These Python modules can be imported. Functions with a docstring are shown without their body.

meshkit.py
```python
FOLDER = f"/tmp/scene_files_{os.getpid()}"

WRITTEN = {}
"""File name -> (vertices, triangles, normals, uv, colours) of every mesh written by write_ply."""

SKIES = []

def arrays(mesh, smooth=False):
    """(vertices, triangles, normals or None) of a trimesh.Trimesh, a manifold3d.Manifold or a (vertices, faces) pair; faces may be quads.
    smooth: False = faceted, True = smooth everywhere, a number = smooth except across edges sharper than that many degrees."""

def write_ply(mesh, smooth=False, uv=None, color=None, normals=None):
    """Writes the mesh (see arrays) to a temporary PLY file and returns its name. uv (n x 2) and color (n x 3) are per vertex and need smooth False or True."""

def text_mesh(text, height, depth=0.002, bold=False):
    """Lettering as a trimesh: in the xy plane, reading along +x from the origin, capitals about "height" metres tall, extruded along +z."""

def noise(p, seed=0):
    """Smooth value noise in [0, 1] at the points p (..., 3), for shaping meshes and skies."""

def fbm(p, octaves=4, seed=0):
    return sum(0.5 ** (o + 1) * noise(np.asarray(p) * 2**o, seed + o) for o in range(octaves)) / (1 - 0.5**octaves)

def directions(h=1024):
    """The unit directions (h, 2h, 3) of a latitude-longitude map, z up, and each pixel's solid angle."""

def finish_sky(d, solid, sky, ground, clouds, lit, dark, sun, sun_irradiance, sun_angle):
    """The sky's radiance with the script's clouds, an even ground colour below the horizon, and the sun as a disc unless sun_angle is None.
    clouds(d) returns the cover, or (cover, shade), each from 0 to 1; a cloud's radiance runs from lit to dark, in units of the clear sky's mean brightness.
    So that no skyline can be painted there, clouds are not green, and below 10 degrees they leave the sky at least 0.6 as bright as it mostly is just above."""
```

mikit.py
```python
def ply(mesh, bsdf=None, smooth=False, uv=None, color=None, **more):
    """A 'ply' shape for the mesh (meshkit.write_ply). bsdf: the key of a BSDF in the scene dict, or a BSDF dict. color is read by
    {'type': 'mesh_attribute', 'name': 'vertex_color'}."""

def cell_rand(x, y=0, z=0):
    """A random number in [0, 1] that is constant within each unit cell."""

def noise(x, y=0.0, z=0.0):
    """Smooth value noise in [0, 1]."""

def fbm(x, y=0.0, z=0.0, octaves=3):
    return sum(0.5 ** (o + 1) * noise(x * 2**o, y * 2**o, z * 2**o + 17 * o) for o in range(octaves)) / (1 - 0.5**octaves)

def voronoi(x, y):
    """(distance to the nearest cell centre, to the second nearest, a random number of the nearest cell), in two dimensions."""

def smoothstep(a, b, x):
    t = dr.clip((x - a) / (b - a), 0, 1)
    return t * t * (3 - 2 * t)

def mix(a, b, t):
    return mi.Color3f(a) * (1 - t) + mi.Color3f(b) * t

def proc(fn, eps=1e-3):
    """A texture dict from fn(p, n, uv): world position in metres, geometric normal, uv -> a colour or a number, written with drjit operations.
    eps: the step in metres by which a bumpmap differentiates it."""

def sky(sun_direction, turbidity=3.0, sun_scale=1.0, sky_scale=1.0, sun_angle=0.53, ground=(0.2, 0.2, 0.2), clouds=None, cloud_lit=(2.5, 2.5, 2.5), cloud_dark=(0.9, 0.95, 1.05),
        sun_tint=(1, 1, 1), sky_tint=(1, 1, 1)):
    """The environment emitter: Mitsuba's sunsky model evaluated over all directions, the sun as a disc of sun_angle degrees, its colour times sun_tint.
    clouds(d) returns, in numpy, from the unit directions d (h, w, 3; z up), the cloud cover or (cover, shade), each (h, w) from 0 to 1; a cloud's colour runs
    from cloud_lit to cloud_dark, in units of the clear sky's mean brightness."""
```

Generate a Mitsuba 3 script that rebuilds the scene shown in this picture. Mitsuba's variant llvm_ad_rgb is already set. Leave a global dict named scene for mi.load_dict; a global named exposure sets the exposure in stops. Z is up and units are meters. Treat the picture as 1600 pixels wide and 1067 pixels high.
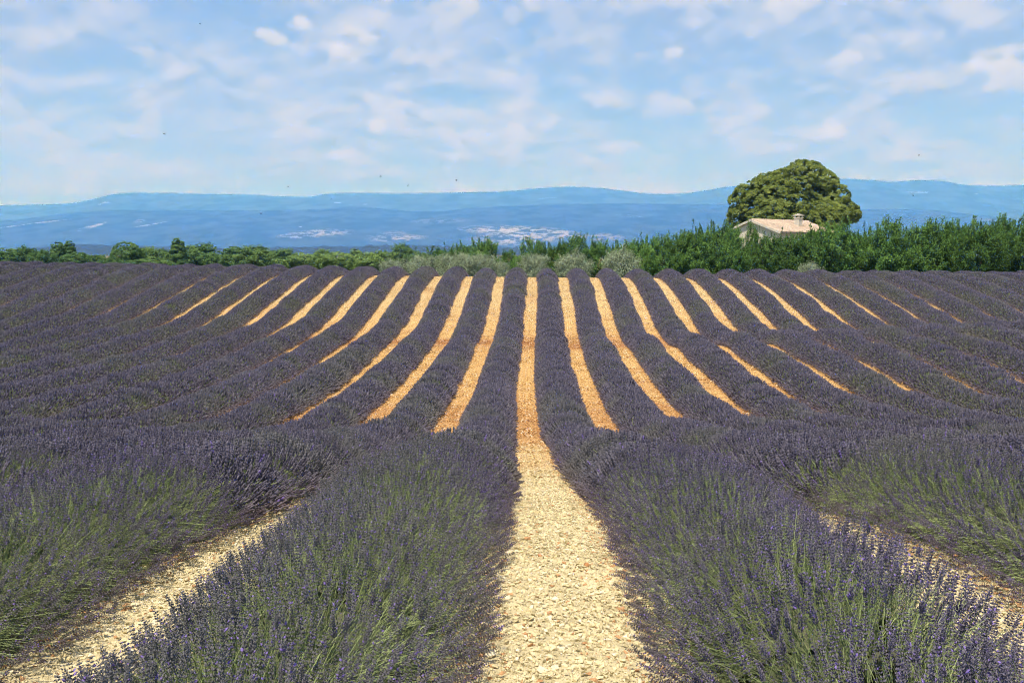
import math, numpy as np, trimesh, mitsuba as mi, drjit as dr
import mikit, meshkit
from mikit import proc, noise, fbm, voronoi, smoothstep, mix, cell_rand
from scipy.interpolate import PchipInterpolator
from scipy.spatial import ConvexHull
T = mi.ScalarTransform4f
scene, labels = {'type': 'scene'}, {}
PI = math.pi
R = np.random.default_rng

# ------------------------------------------------------------------ camera, sky, exposure
EYE = 1.65                      # eye height above the ground level of the camera (z = 0 below the feet)
F, CX, CY, HOR = 1500.0, 800.0, 533.5, 392.0     # focal length and horizon in the photograph's 1600 px frame
TILT = math.atan((CY - HOR) / F)
ct, st = math.cos(TILT), math.sin(TILT)
scene['haze_air'] = {'type': 'homogeneous', 'albedo': {'type': 'rgb', 'value': [0.90, 0.885, 1.0]},
                     'sigma_t': {'type': 'rgb', 'value': [1.4e-5, 6.0e-5, 20e-5]}}
scene['camera'] = {'type': 'perspective', 'fov_axis': 'x', 'fov': math.degrees(2 * math.atan(800 / F)), 'near_clip': 0.05, 'far_clip': 60000.0,
                   'to_world': T().look_at(origin=[0, 0, EYE], target=[0, ct, EYE - st], up=[0, 0, 1]),
                   'medium': {'type': 'ref', 'id': 'haze_air'}}
exposure = 2.1
SUN = (-0.17, -0.37, 0.91)


def ray(px, py):
    """Direction (x right, y forward, z up) of a pixel of the photograph, unit forward depth along the optical axis."""
    u, v = (np.asarray(px, float) - CX) / F, -(np.asarray(py, float) - CY) / F
    return np.stack(np.broadcast_arrays(u, ct + v * st, -st + v * ct), -1)


def clouds(d):
    az, el = np.degrees(np.arctan2(d[..., 0], d[..., 1])), np.degrees(np.arcsin(np.clip(d[..., 2], -1, 1)))
    # layers of heaped clouds, each seen flatter the nearer it stands to the horizon: grey-blue undersides, pale tops
    h = 7.0 * np.log(np.maximum(el + 6.0, .5))
    z = az * 0
    warp = meshkit.fbm(np.stack([az / 5, h / 1.6, z + 40], -1), 3, 5) - .5
    def heap(sx, sh, seed, o=5):
        P = np.stack([az / sx + warp * 1.2, h / sh + warp * .5, z + seed], -1)
        n = meshkit.fbm(P, o, seed)
        above = meshkit.fbm(P + [0, .28, 0], o, seed)
        return n, above - n                      # thickness, and how much more of the cloud lies above
    a, ga = heap(7.5, 1.45, 3)
    b, gb_ = heap(3.2, .82, 8)
    c, gc = heap(1.3, .42, 14, 4)
    big = np.clip((.60 * a + .40 * b - .36) / .22, 0, 1)
    big = big * big * (3 - 2 * big)
    small = np.clip((.6 * b + .4 * c - .48) / .22, 0, 1)
    cover = .38 + .28 * big + .22 * small
    under = np.clip(.74 + 2.6 * (.5 * ga + .5 * gb_) + 1.4 * gc - .30 * small, .28, 1)
    shade = under
    det = meshkit.fbm(np.stack([az / 1.2, el / 0.8, z + 3], -1), 5, 9)
    det2 = meshkit.fbm(np.stack([az / 2.0, el / 1.1, z + 61], -1), 3, 23) - .5
    gq = np.random.default_rng(2)
    spots = []
    for px, py, rx, ry, s in PUFFS:
        dd = ray(px, py)
        dd = dd / np.linalg.norm(dd)
        spots.append((math.degrees(math.atan2(dd[0], dd[1])), math.degrees(math.asin(dd[2])), rx / 27.0, ry / 27.0, s))
    while len(spots) < len(PUFFS) + 230:                    # the same kind of sky all round
        a0, e0 = gq.uniform(-180, 180), 3 + 52 * gq.random() ** 1.6
        if abs(a0) < 31 and e0 < 16: continue
        k = 1 + e0 / 18
        spots.append((a0, e0, gq.uniform(.6, 2.6) * k, gq.uniform(.4, 1.0) * k, gq.uniform(.4, .95)))
    for a0, e0, rx, ry, s in spots:
        rx, ry = rx * 1.12, ry * 1.12
        w_ = np.nonzero((np.abs(az - a0) < 2.2 * rx) & (np.abs(el - e0) < 2.2 * ry))
        if not len(w_[0]): continue
        up = (el[w_] - e0) / ry + 1.2 * det2[w_]
        q = np.hypot((az[w_] - a0) / rx + 2.2 * det2[w_], np.where(up < 0, up * 1.5, up))        # flat below, heaped above
        m = np.clip((1.10 - q + 3.0 * (det[w_] - 0.5)) / 0.8, 0, 1)
        m = m * m * (3 - 2 * m) * s * .9 * np.clip((2.0 - q) / 0.6, 0, 1)
        low = np.clip(0.38 - up * 0.6, 0, 0.95)
        shade[w_] = shade[w_] * (1 - m) + m * low * .6
        cover[w_] = np.maximum(cover[w_], cover[w_] * (1 - m) + m)
    return cover, shade


PUFFS = [(450, 55, 30, 26, .95), (500, 75, 45, 24, .8), (515, 95, 16, 26, .9), (548, 50, 16, 8, .8), (555, 95, 40, 30, .45), (670, 25, 60, 22, .75), (715, 12, 26, 16, .9),
         (30, 175, 55, 24, .6), (60, 222, 50, 14, .5), (230, 205, 18, 26, .6), (350, 195, 60, 26, .45), (600, 185, 55, 30, .6), (585, 205, 12, 12, .9), (660, 195, 70, 30, .35),
         (555, 240, 28, 14, .85), (490, 238, 34, 16, .5), (830, 208, 38, 20, .8), (870, 14, 80, 20, .7), (1240, 12, 50, 22, .85), (1215, 22, 26, 16, .8), (960, 70, 50, 40, .4),
         (1012, 85, 16, 12, .85), (1048, 84, 15, 13, .85), (1328, 92, 28, 11, .95), (1400, 78, 16, 7, 1.0), (1575, 125, 45, 26, .9), (1480, 125, 50, 20, .4), (1310, 200, 20, 20, .85),
         (1060, 175, 70, 20, .65), (985, 230, 40, 14, .7), (920, 262, 60, 16, .5), (1045, 292, 24, 10, .75), (760, 130, 70, 16, .4), (280, 255, 30, 10, .4), (140, 258, 36, 10, .45),
         (1390, 205, 40, 14, .4), (1500, 230, 50, 12, .4), (50, 60, 40, 12, .4), (270, 105, 50, 14, .35), (160, 18, 60, 12, .45), (230, 80, 28, 8, .4), (420, 130, 30, 10, .3)]
scene['sun_and_sky'] = mikit.sky(SUN, turbidity=3, clouds=clouds, cloud_lit=(2.05, 2.06, 2.06), cloud_dark=(0.98, 1.24, 1.66), sky_tint=(0.77, 0.88, 1.06), sun_tint=(0.97, 1.04, 1.24))

# ------------------------------------------------------------------ helpers
def ref(k):
    return {'type': 'ref', 'id': k}


def mat(name, fn, rough=None, bump=None):
    b = {'type': 'diffuse', 'reflectance': proc(fn)} if rough is None else {'type': 'principled', 'base_color': proc(fn), 'roughness': rough, 'specular': 0.3}
    if bump:
        b = {'type': 'bumpmap', 'arbitrary': {**proc(bump[0], eps=bump[2])}, 'bsdf': b, 'scale': bump[1]}
    scene[name] = {'type': 'twosided', 'bsdf': b}
    return name


def leafmat(name, fn, trans=0.7):
    scene[name] = {'type': 'principledthin', 'base_color': proc(fn), 'roughness': 0.85, 'spec_trans': 0.0, 'diff_trans': trans, 'eta': 1.3}
    return name


def tag(key, label=None, cat=None, group=None, kind=None):
    labels[key] = {k: v for k, v in (('label', label), ('category', cat), ('group', group), ('kind', kind)) if v}


_count = {}
def numbered(name):
    n = _count.get(name, 0)
    _count[name] = n + 1
    return name if n == 0 else f'{name}_{n:03d}'


def inst(group, m):
    return {'type': 'instance', 'shapegroup': ref(group), 'to_world': T(np.asarray(m, float).tolist())}


class MB:
    """Collects vertices and triangles, with a uv (two random numbers) each."""
    def __init__(s): s.v, s.f, s.u, s.n = [], [], [], 0
    def add(s, v, f, u=(0.5, 0.5)):
        v = np.asarray(v, float).reshape(-1, 3); f = np.asarray(f, int)
        s.v.append(v); s.f.append(f + s.n); s.n += len(v)
        s.u.append(np.broadcast_to(np.asarray(u, float), (len(v), 2)))
    def ply(s, bsdf, smooth=False, **kw):
        return mikit.ply((np.vstack(s.v), np.vstack(s.f)), bsdf, smooth=smooth, uv=np.vstack(s.u), **kw)
    def tris(s): return sum(map(len, s.f))


def frames(d):
    """Two unit vectors across each unit direction d (n, 3)."""
    a = np.cross(d, np.where(np.abs(d[:, 2:]) < 0.9, [0, 0, 1.0], [1.0, 0, 0]))
    a /= np.linalg.norm(a, axis=1, keepdims=True) + 1e-12
    return a, np.cross(d, a)


def unit(v):
    return v / (np.linalg.norm(v, axis=-1, keepdims=True) + 1e-12)


def tubes(p0, p1, r0, r1, sides):
    """Many tapered sticks at once: vertices and triangles (no caps)."""
    n = len(p0); d = unit(p1 - p0); a, b = frames(d)
    t = np.arange(sides) * 2 * PI / sides
    ring = np.cos(t)[None, :, None] * a[:, None] + np.sin(t)[None, :, None] * b[:, None]
    v = np.concatenate([p0[:, None] + ring * np.broadcast_to(r0, (n,))[:, None, None], p1[:, None] + ring * np.broadcast_to(r1, (n,))[:, None, None]], 1)
    j = np.arange(sides); k = (j + 1) % sides
    f = np.vstack([np.stack([j, k, k + sides], 1), np.stack([j, k + sides, j + sides], 1)])
    return v.reshape(-1, 3), (f[None] + (np.arange(n) * 2 * sides)[:, None, None]).reshape(-1, 3)


# ------------------------------------------------------------------ the lie of the land
PITCH = 2.0
# (image row, distance in pixels between two neighbouring paths there, image column of the central path's centre)
KNOTS = [(1067, 765, 882), (1000, 668, 879), (890, 522, 868), (800, 360, 856), (778, 305, 850), (760, 256, 844.5), (740, 206, 838), (720, 173, 832), (700, 147, 827), (686, 130, 823.5),
         (661, 117, 822), (627, 100, 822), (580, 81, 823), (560, 75, 825), (540, 68.5, 826.5), (519, 63.2, 828), (480, 56.8, 830), (435, 48, 830.5)]
kn = np.array([ray(c, y) * (F * PITCH / p) for y, p, c in KNOTS])
ky, kz, kx = kn[:, 1], kn[:, 2] + EYE, kn[:, 0]
CREST = float(ky[-1])
gy = np.concatenate([[-400, -60, -10, 0, 2.0], ky, [CREST + 1.6, CREST + 4, CREST + 9, CREST + 20, CREST + 60, 200, 500, 1500, 3500, 60000]])
slope0 = (kz[1] - kz[0]) / (ky[1] - ky[0])
gz = np.concatenate([[6, 2.2, .62, kz[0] - slope0 * ky[0] * 0.95, kz[0] - slope0 * (ky[0] - 2.0)], kz,
                     [kz[-1] + .03, kz[-1] - .25, kz[-1] - .9, kz[-1] - 1.2, kz[-1] - 1.6, kz[-1] - 2.0, -2.6, -6, -12, -40]])
_gz = PchipInterpolator(gy, gz)
_gx = PchipInterpolator(np.concatenate([[-400, 0], ky, [CREST + 20, 70000]]), np.concatenate([[0.1, 0.12], kx, [kx[-1] + .3, kx[-1] + .4]]))
_tr = PchipInterpolator([-400, 28.0, 31, 35, 39.5, 44.5, 54, CREST, 110, 70000], [0, 0, .020, .042, .044, .0, -.001, -.007, 0, 0])
_tl = PchipInterpolator([-400, 19, 28, CREST, 110, 70000], [0, 0, -.013, -.013, 0, 0])


def tilt(x, y):
    """Sideways slope of the field."""
    return np.where(np.asarray(x) > 0, _tr(y), _tl(y))


def ground_z(x, y):
    x, y = np.asarray(x, float), np.asarray(y, float)
    return _gz(y) + tilt(x, y) * np.clip(x, -60, 60)


def path_x(y): return _gx(y)


# ------------------------------------------------------------------ materials
def soil_tint(p, r):
    """Albedo of the stony soil at world point p: pale limestone near, ochre further on, with bands of red earth across the field; r varies it."""
    wob = noise(p.x * 0.35, p.y * 0.3)
    ochre = smoothstep(9, 26, p.y + 4 * (wob - 0.5))
    y2 = p.y + 2.5 * (wob - 0.5)
    red = 1.0 * dr.exp(-dr.square((y2 - 43.8) / 1.5)) + 0.62 * dr.exp(-dr.square((y2 - 26.0) / 4.2)) + 0.35 * smoothstep(0.5, 0.8, fbm(p.x * 0.9 + 5, p.y * 0.7)) * smoothstep(10, 20, p.y)
    c = mix((0.56, 0.50, 0.315), mix((0.57, 0.385, 0.17), (0.58, 0.44, 0.23), smoothstep(46, 56, p.y)), ochre)
    c = mix(c, (0.36, 0.17, 0.075), dr.clip(red * (0.35 + 0.9 * r), 0, 0.9))
    return c


mat('soil', lambda p, n, uv: soil_tint(p, noise(p.x * 9, p.y * 9)) * (0.62 + 0.5 * fbm(p.x * 14, p.y * 14, 0, 3)))


def gravel_color(p, n, uv):
    r = uv.x
    c = soil_tint(p, r) * (0.70 + 0.55 * uv.y)
    c = mix(c, (0.72, 0.66, 0.52), smoothstep(0.86, 0.92, r) * 0.7)
    return mix(c, (0.40, 0.20, 0.09), smoothstep(0.045, 0.03, r) * 0.8)
mat('gravel_stone', gravel_color)


def spike_color(p, n, uv):
    r, h = uv.x, uv.y                        # h: 0..1 calyx tone, above 1 an open floret; r random per spike
    patch = noise(p.x * 1.1, p.y * 0.7, 3)
    c = mix((0.072, 0.071, 0.113), (0.172, 0.165, 0.218), r)
    c = mix(c, (0.140, 0.150, 0.138), smoothstep(0.45, 0.9, patch) * 0.6)
    c = mix(c, (0.150, 0.112, 0.118), dr.clip(h, 0, 1) * 0.6)
    return mix(c, (0.20, 0.15, 0.44), smoothstep(1.5, 1.6, h))
mat('lavender_bloom', spike_color)
mat('lavender_stem', lambda p, n, uv: mix((0.14, 0.185, 0.10), (0.31, 0.385, 0.18), uv.x) * (0.7 + 0.6 * uv.y))
mat('lavender_leaf', lambda p, n, uv: mix((0.095, 0.13, 0.072), (0.20, 0.28, 0.11), uv.x) * (0.75 + 0.5 * uv.y))
mat('lavender_core', lambda p, n, uv: mix((0.07, 0.08, 0.05), (0.13, 0.14, 0.09), noise(p.x * 30, p.y * 30, p.z * 30)))

# ------------------------------------------------------------------ ground, one sheet to the horizon
def axis(a, b, step, far, ratio=1.18):
    core = np.arange(a, b + 1e-6, step); out = [core]; s, e = step, b
    ext = []
    while e < far: s *= ratio; e += s; ext.append(e)
    return core, np.array(ext)
cx_, ex_ = axis(-46, 46, 0.25, 30000)
cy_, ey_ = axis(-4, 76, 0.2, 32000, 1.12)
xs = np.concatenate([-ex_[::-1], cx_, ex_]); ys = np.concatenate([-4 - ey_[:34][::-1] + 76, cy_, ey_])
X, Y = np.meshgrid(xs, ys)
Z = ground_z(X, Y)
near = (np.abs(X) < 46) & (Y > -4) & (Y < 76)
Z = Z + np.where(near, 0.015 * (meshkit.fbm(np.stack([X * 1.7, Y * 1.7, X * 0], -1), 3, 4) - 0.5), 0)
nx, ny = len(xs), len(ys)
i, j = np.meshgrid(np.arange(nx - 1), np.arange(ny - 1))
q = np.stack([j * nx + i, j * nx + i + 1, (j + 1) * nx + i + 1, (j + 1) * nx + i], -1).reshape(-1, 4)


def ground_color(p, n, uv):
    field = soil_tint(p, noise(p.x * 9, p.y * 9)) * (0.62 + 0.5 * fbm(p.x * 14, p.y * 14, 0, 3))
    grass = mix((0.07, 0.09, 0.035), (0.17, 0.15, 0.075), fbm(p.x * 0.15, p.y * 0.15))
    far = mix((0.05, 0.065, 0.03), (0.16, 0.14, 0.075), smoothstep(0.4, 0.65, fbm(p.x * 0.004, p.y * 0.004)))
    c = mix(field, grass, smoothstep(CREST + 2.0, CREST + 3.5, p.y + noise(p.x * 0.8, p.y * 0.8)))
    return mix(c, far, smoothstep(200, 500, p.y))
mat('ground_soil', ground_color)
scene['ground'] = mikit.ply((np.stack([X, Y, Z], -1).reshape(-1, 3), q), 'ground_soil', smooth=True)
tag('ground', 'pale stony soil of the field running on to the plain', kind='structure')

# ------------------------------------------------------------------ lavender
HW, HH = 0.735, 0.64            # half width and height of a row
SL = 0.5                       # length of one slice of a row


def arch(x):
    return np.clip(1 - np.abs(x) ** 2.1, 0, 1) ** 0.85


XS = np.linspace(0, 1, 200)     # even spacing of the spikes along the arch
ARC = np.concatenate([[0], np.cumsum(np.hypot(np.diff(XS) * HW, np.diff(arch(XS)) * HH))]); ARC = ARC / ARC[-1]


def make_slice(seed, lod):
    """One half metre of a lavender row: flower spikes on thin stems that fan out of the plants' bases, and the leaves below."""
    g = R(seed)
    n = (510, 440, 415)[lod]
    phi = np.arcsin(g.choice([-1, 1], n) * np.minimum(np.interp(g.random(n), ARC, XS), g.uniform(.90, .985, n)))
    edge = np.abs(np.sin(phi))
    base = np.stack([g.normal(0, .09, n) + 0.27 * np.sin(phi), g.uniform(-.5, .5, n) * SL, 0.06 + 0.08 * g.random(n)], 1)
    # where the stem's end lies: an arch across the row
    rr = 1 - np.abs(g.normal(0, .10, n)) * (1 + .4 * (g.random(n) < .25)) + 0.03
    tip = np.stack([HW * np.sin(phi) * rr, base[:, 1] + g.normal(0, .13, n), 0.03 + (HH - .03) * arch(np.sin(phi)) * rr], 1)
    tip[:, 2] = np.maximum(tip[:, 2], .025)
    out = unit(tip - base + [0, 0, 1e-3])
    sdir = unit(out + np.stack([0 * phi, g.normal(0, .14, n), 0.70 * (1 - edge) + 0.36 * edge], 1) + g.normal(0, .10, (n, 3)))
    L = g.uniform(.070, .125, n) * np.where(g.random(n) < .12, .6, 1)
    start = tip - sdir * L[:, None]
    mid = base * .45 + start * .55 + np.stack([-.05 * np.sin(phi), 0 * phi, .05 * edge], 1)
    r = g.random(n)
    brown = np.clip((edge - .80) / .18, 0, 1) * g.uniform(.4, 1.1, n)
    W = g.uniform(.0062, .0098, n)
    bl, stm, lf = MB(), MB(), MB()
    # --- stems
    w = (0.0011, 0.0020, 0.0042)[lod]
    us = np.stack([g.random(n), g.random(n)], 1)
    if lod == 0:
        for p0, p1 in ((base, mid), (mid, start + sdir * .02)):
            v, f = tubes(p0, p1, w * 1.1, w * .85, 3)
            stm.add(v, f, np.repeat(us, 6, 0))
    else:
        a = unit(np.cross(start - mid, g.normal(0, 1, (n, 3))))
        if lod == 1:
            v = np.stack([mid - a * w, mid + a * w, start + a * w, start - a * w], 1).reshape(-1, 3)
            f = (np.array([[0, 1, 2], [0, 2, 3]])[None] + (np.arange(n) * 4)[:, None, None]).reshape(-1, 3)
            stm.add(v, f, np.repeat(us, 4, 0))
        else:
            v = np.stack([mid - a * w, mid + a * w, start], 1).reshape(-1, 3)
            stm.add(v, np.arange(3 * n).reshape(-1, 3), np.repeat(us, 3, 0))
    # --- flower spikes
    A, B = frames(sdir)
    if lod == 0:
        nw, nf = 8, 4
        for k in range(nw):
            h = (k + .3) / nw
            h = h if k else -.10
            size = (1 - .45 * abs(h - .35) / .65) * (0.75 if k == 0 else 1)
            c = start + sdir * (L * h)[:, None]
            for m in range(nf):
                t = 2 * PI * (m + .5 * (k % 2)) / nf + g.normal(0, .25, n)
                ra = np.cos(t)[:, None] * A + np.sin(t)[:, None] * B
                ta = -np.sin(t)[:, None] * A + np.cos(t)[:, None] * B
                s = (W * size * g.uniform(.8, 1.2, n))[:, None]
                opn = g.random(n) < .035
                s = np.where(opn[:, None], s * 1.25, s)
                p0 = c + ra * s * .15
                p1 = c + ra * s * 1.15 + sdir * s * .95
                md = c + ra * s * .75 + sdir * s * .25
                v = np.stack([p0, md + ta * s * .48, md - ra * s * .25 + sdir * s * .5, md - ta * s * .48, p1], 1).reshape(-1, 3)
                f = np.array([[0, 1, 3], [1, 4, 3], [0, 2, 1], [1, 2, 4], [0, 3, 2], [3, 4, 2]])
                hv = np.where(opn, 2.0, brown)
                bl.add(v, (f[None] + (np.arange(n) * 5)[:, None, None]).reshape(-1, 3), np.repeat(np.stack([np.clip(r + g.normal(0, .18, n), 0, 1), hv], 1), 5, 0))
    else:
        sides, hs, rs = ((4, [-.1, .08, .22, .42, .56, .78, 1.0], [.3, 1.0, .5, 1.05, .5, .85, .05]), (3, [-.12, .3, 1.0], [.02, 1.15, .02]))[lod - 1]
        rot = g.uniform(0, PI, n); t = np.arange(sides) * 2 * PI / sides
        ring = np.cos(rot[:, None] + t)[..., None] * A[:, None] + np.sin(rot[:, None] + t)[..., None] * B[:, None]
        wide = (1.35, 1.75)[lod - 1]
        rings = [(start + sdir * (L * h * (1, 1.15)[lod - 1])[:, None])[:, None] + ring * (W * wide * q_)[:, None, None] for h, q_ in zip(hs, rs)]
        v = np.concatenate(rings, 1); m = len(hs); j = np.arange(sides); k = (j + 1) % sides
        if lod == 2:
            v = np.concatenate([v[:, :1], v[:, 3:6], v[:, 6:7]], 1)
            f = np.array([[0, 2, 1], [0, 3, 2], [0, 1, 3], [1, 2, 4], [2, 3, 4], [3, 1, 4]]); sides, m = 5, 1
        else:
          f = np.vstack([np.vstack([np.stack([j + i * sides, k + i * sides, k + (i + 1) * sides], 1), np.stack([j + i * sides, k + (i + 1) * sides, j + (i + 1) * sides], 1)]) for i in range(m - 1)])
        hv = np.where(g.random(n) < (.01, .004)[lod - 1], 2.0, brown)
        bl.add(v.reshape(-1, 3), (f[None] + (np.arange(n) * m * sides)[:, None, None]).reshape(-1, 3), np.repeat(np.stack([r, hv], 1), m * sides, 0))
    # --- narrow grey-green leaves and barren shoots inside the plants
    n = (700, 260, 110)[lod]
    ph = np.radians(g.uniform(-86, 86, n)); q_ = g.uniform(.35, (.78, .80, .84)[lod], n)
    p1 = np.stack([HW * np.sin(ph) * q_, g.uniform(-.5, .5, n) * SL + g.normal(0, .06, n), .05 + (HH - .05) * arch(np.sin(ph)) * q_], 1)
    dd = unit(p1 * [1, 0, 1] + g.normal(0, .22, (n, 3)) + [0, 0, .25])
    ln = g.uniform(.10, .24, n) * (1, 1, 1.2)[lod]
    p0 = p1 - dd * ln[:, None]
    a = unit(np.cross(dd, g.normal(0, 1, (n, 3)))) * (g.uniform(.0016, .003, n) * (1, 1.3, 2.6)[lod])[:, None]
    m_ = p0 * .4 + p1 * .6
    v = np.stack([p0, m_ - a, p1, m_ + a], 1).reshape(-1, 3)
    lf.add(v, (np.array([[0, 1, 2], [0, 2, 3]])[None] + (np.arange(n) * 4)[:, None, None]).reshape(-1, 3), np.repeat(g.random((n, 2)), 4, 0))
    # --- the twiggy heart of the plants
    tt = np.linspace(-1.45, 1.45, 9); yy = np.linspace(-SL / 2 - .02, SL / 2 + .02, 5)
    core = np.array([[HW * .52 * math.sin(t) * (1 + .12 * g.normal()), y, -.05 + HH * .50 * max(math.cos(t), 0) * (1 + .15 * g.normal()) + (.0 if abs(t) < 1.4 else -.05)] for y in yy for t in tt])
    f = np.array([[i * 9 + j, i * 9 + j + 1, (i + 1) * 9 + j + 1, (i + 1) * 9 + j] for i in range(4) for j in range(8)])
    co = MB(); co.add(core, np.vstack([f[:, [0, 1, 2]], f[:, [0, 2, 3]]]))
    return bl, stm, lf, co


NV = (6, 6, 8)
for lod in range(3):
    for k in range(NV[lod]):
        bl, stm, lf, co = make_slice(1000 * lod + k + 17, lod)
        scene[f'slice_{lod}_{k}'] = {'type': 'shapegroup', 'flower_spikes': bl.ply('lavender_bloom'), 'stems': stm.ply('lavender_stem'),
                                     'leaves': lf.ply('lavender_leaf'), 'twigs': co.ply('lavender_core', smooth=True)}

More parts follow.
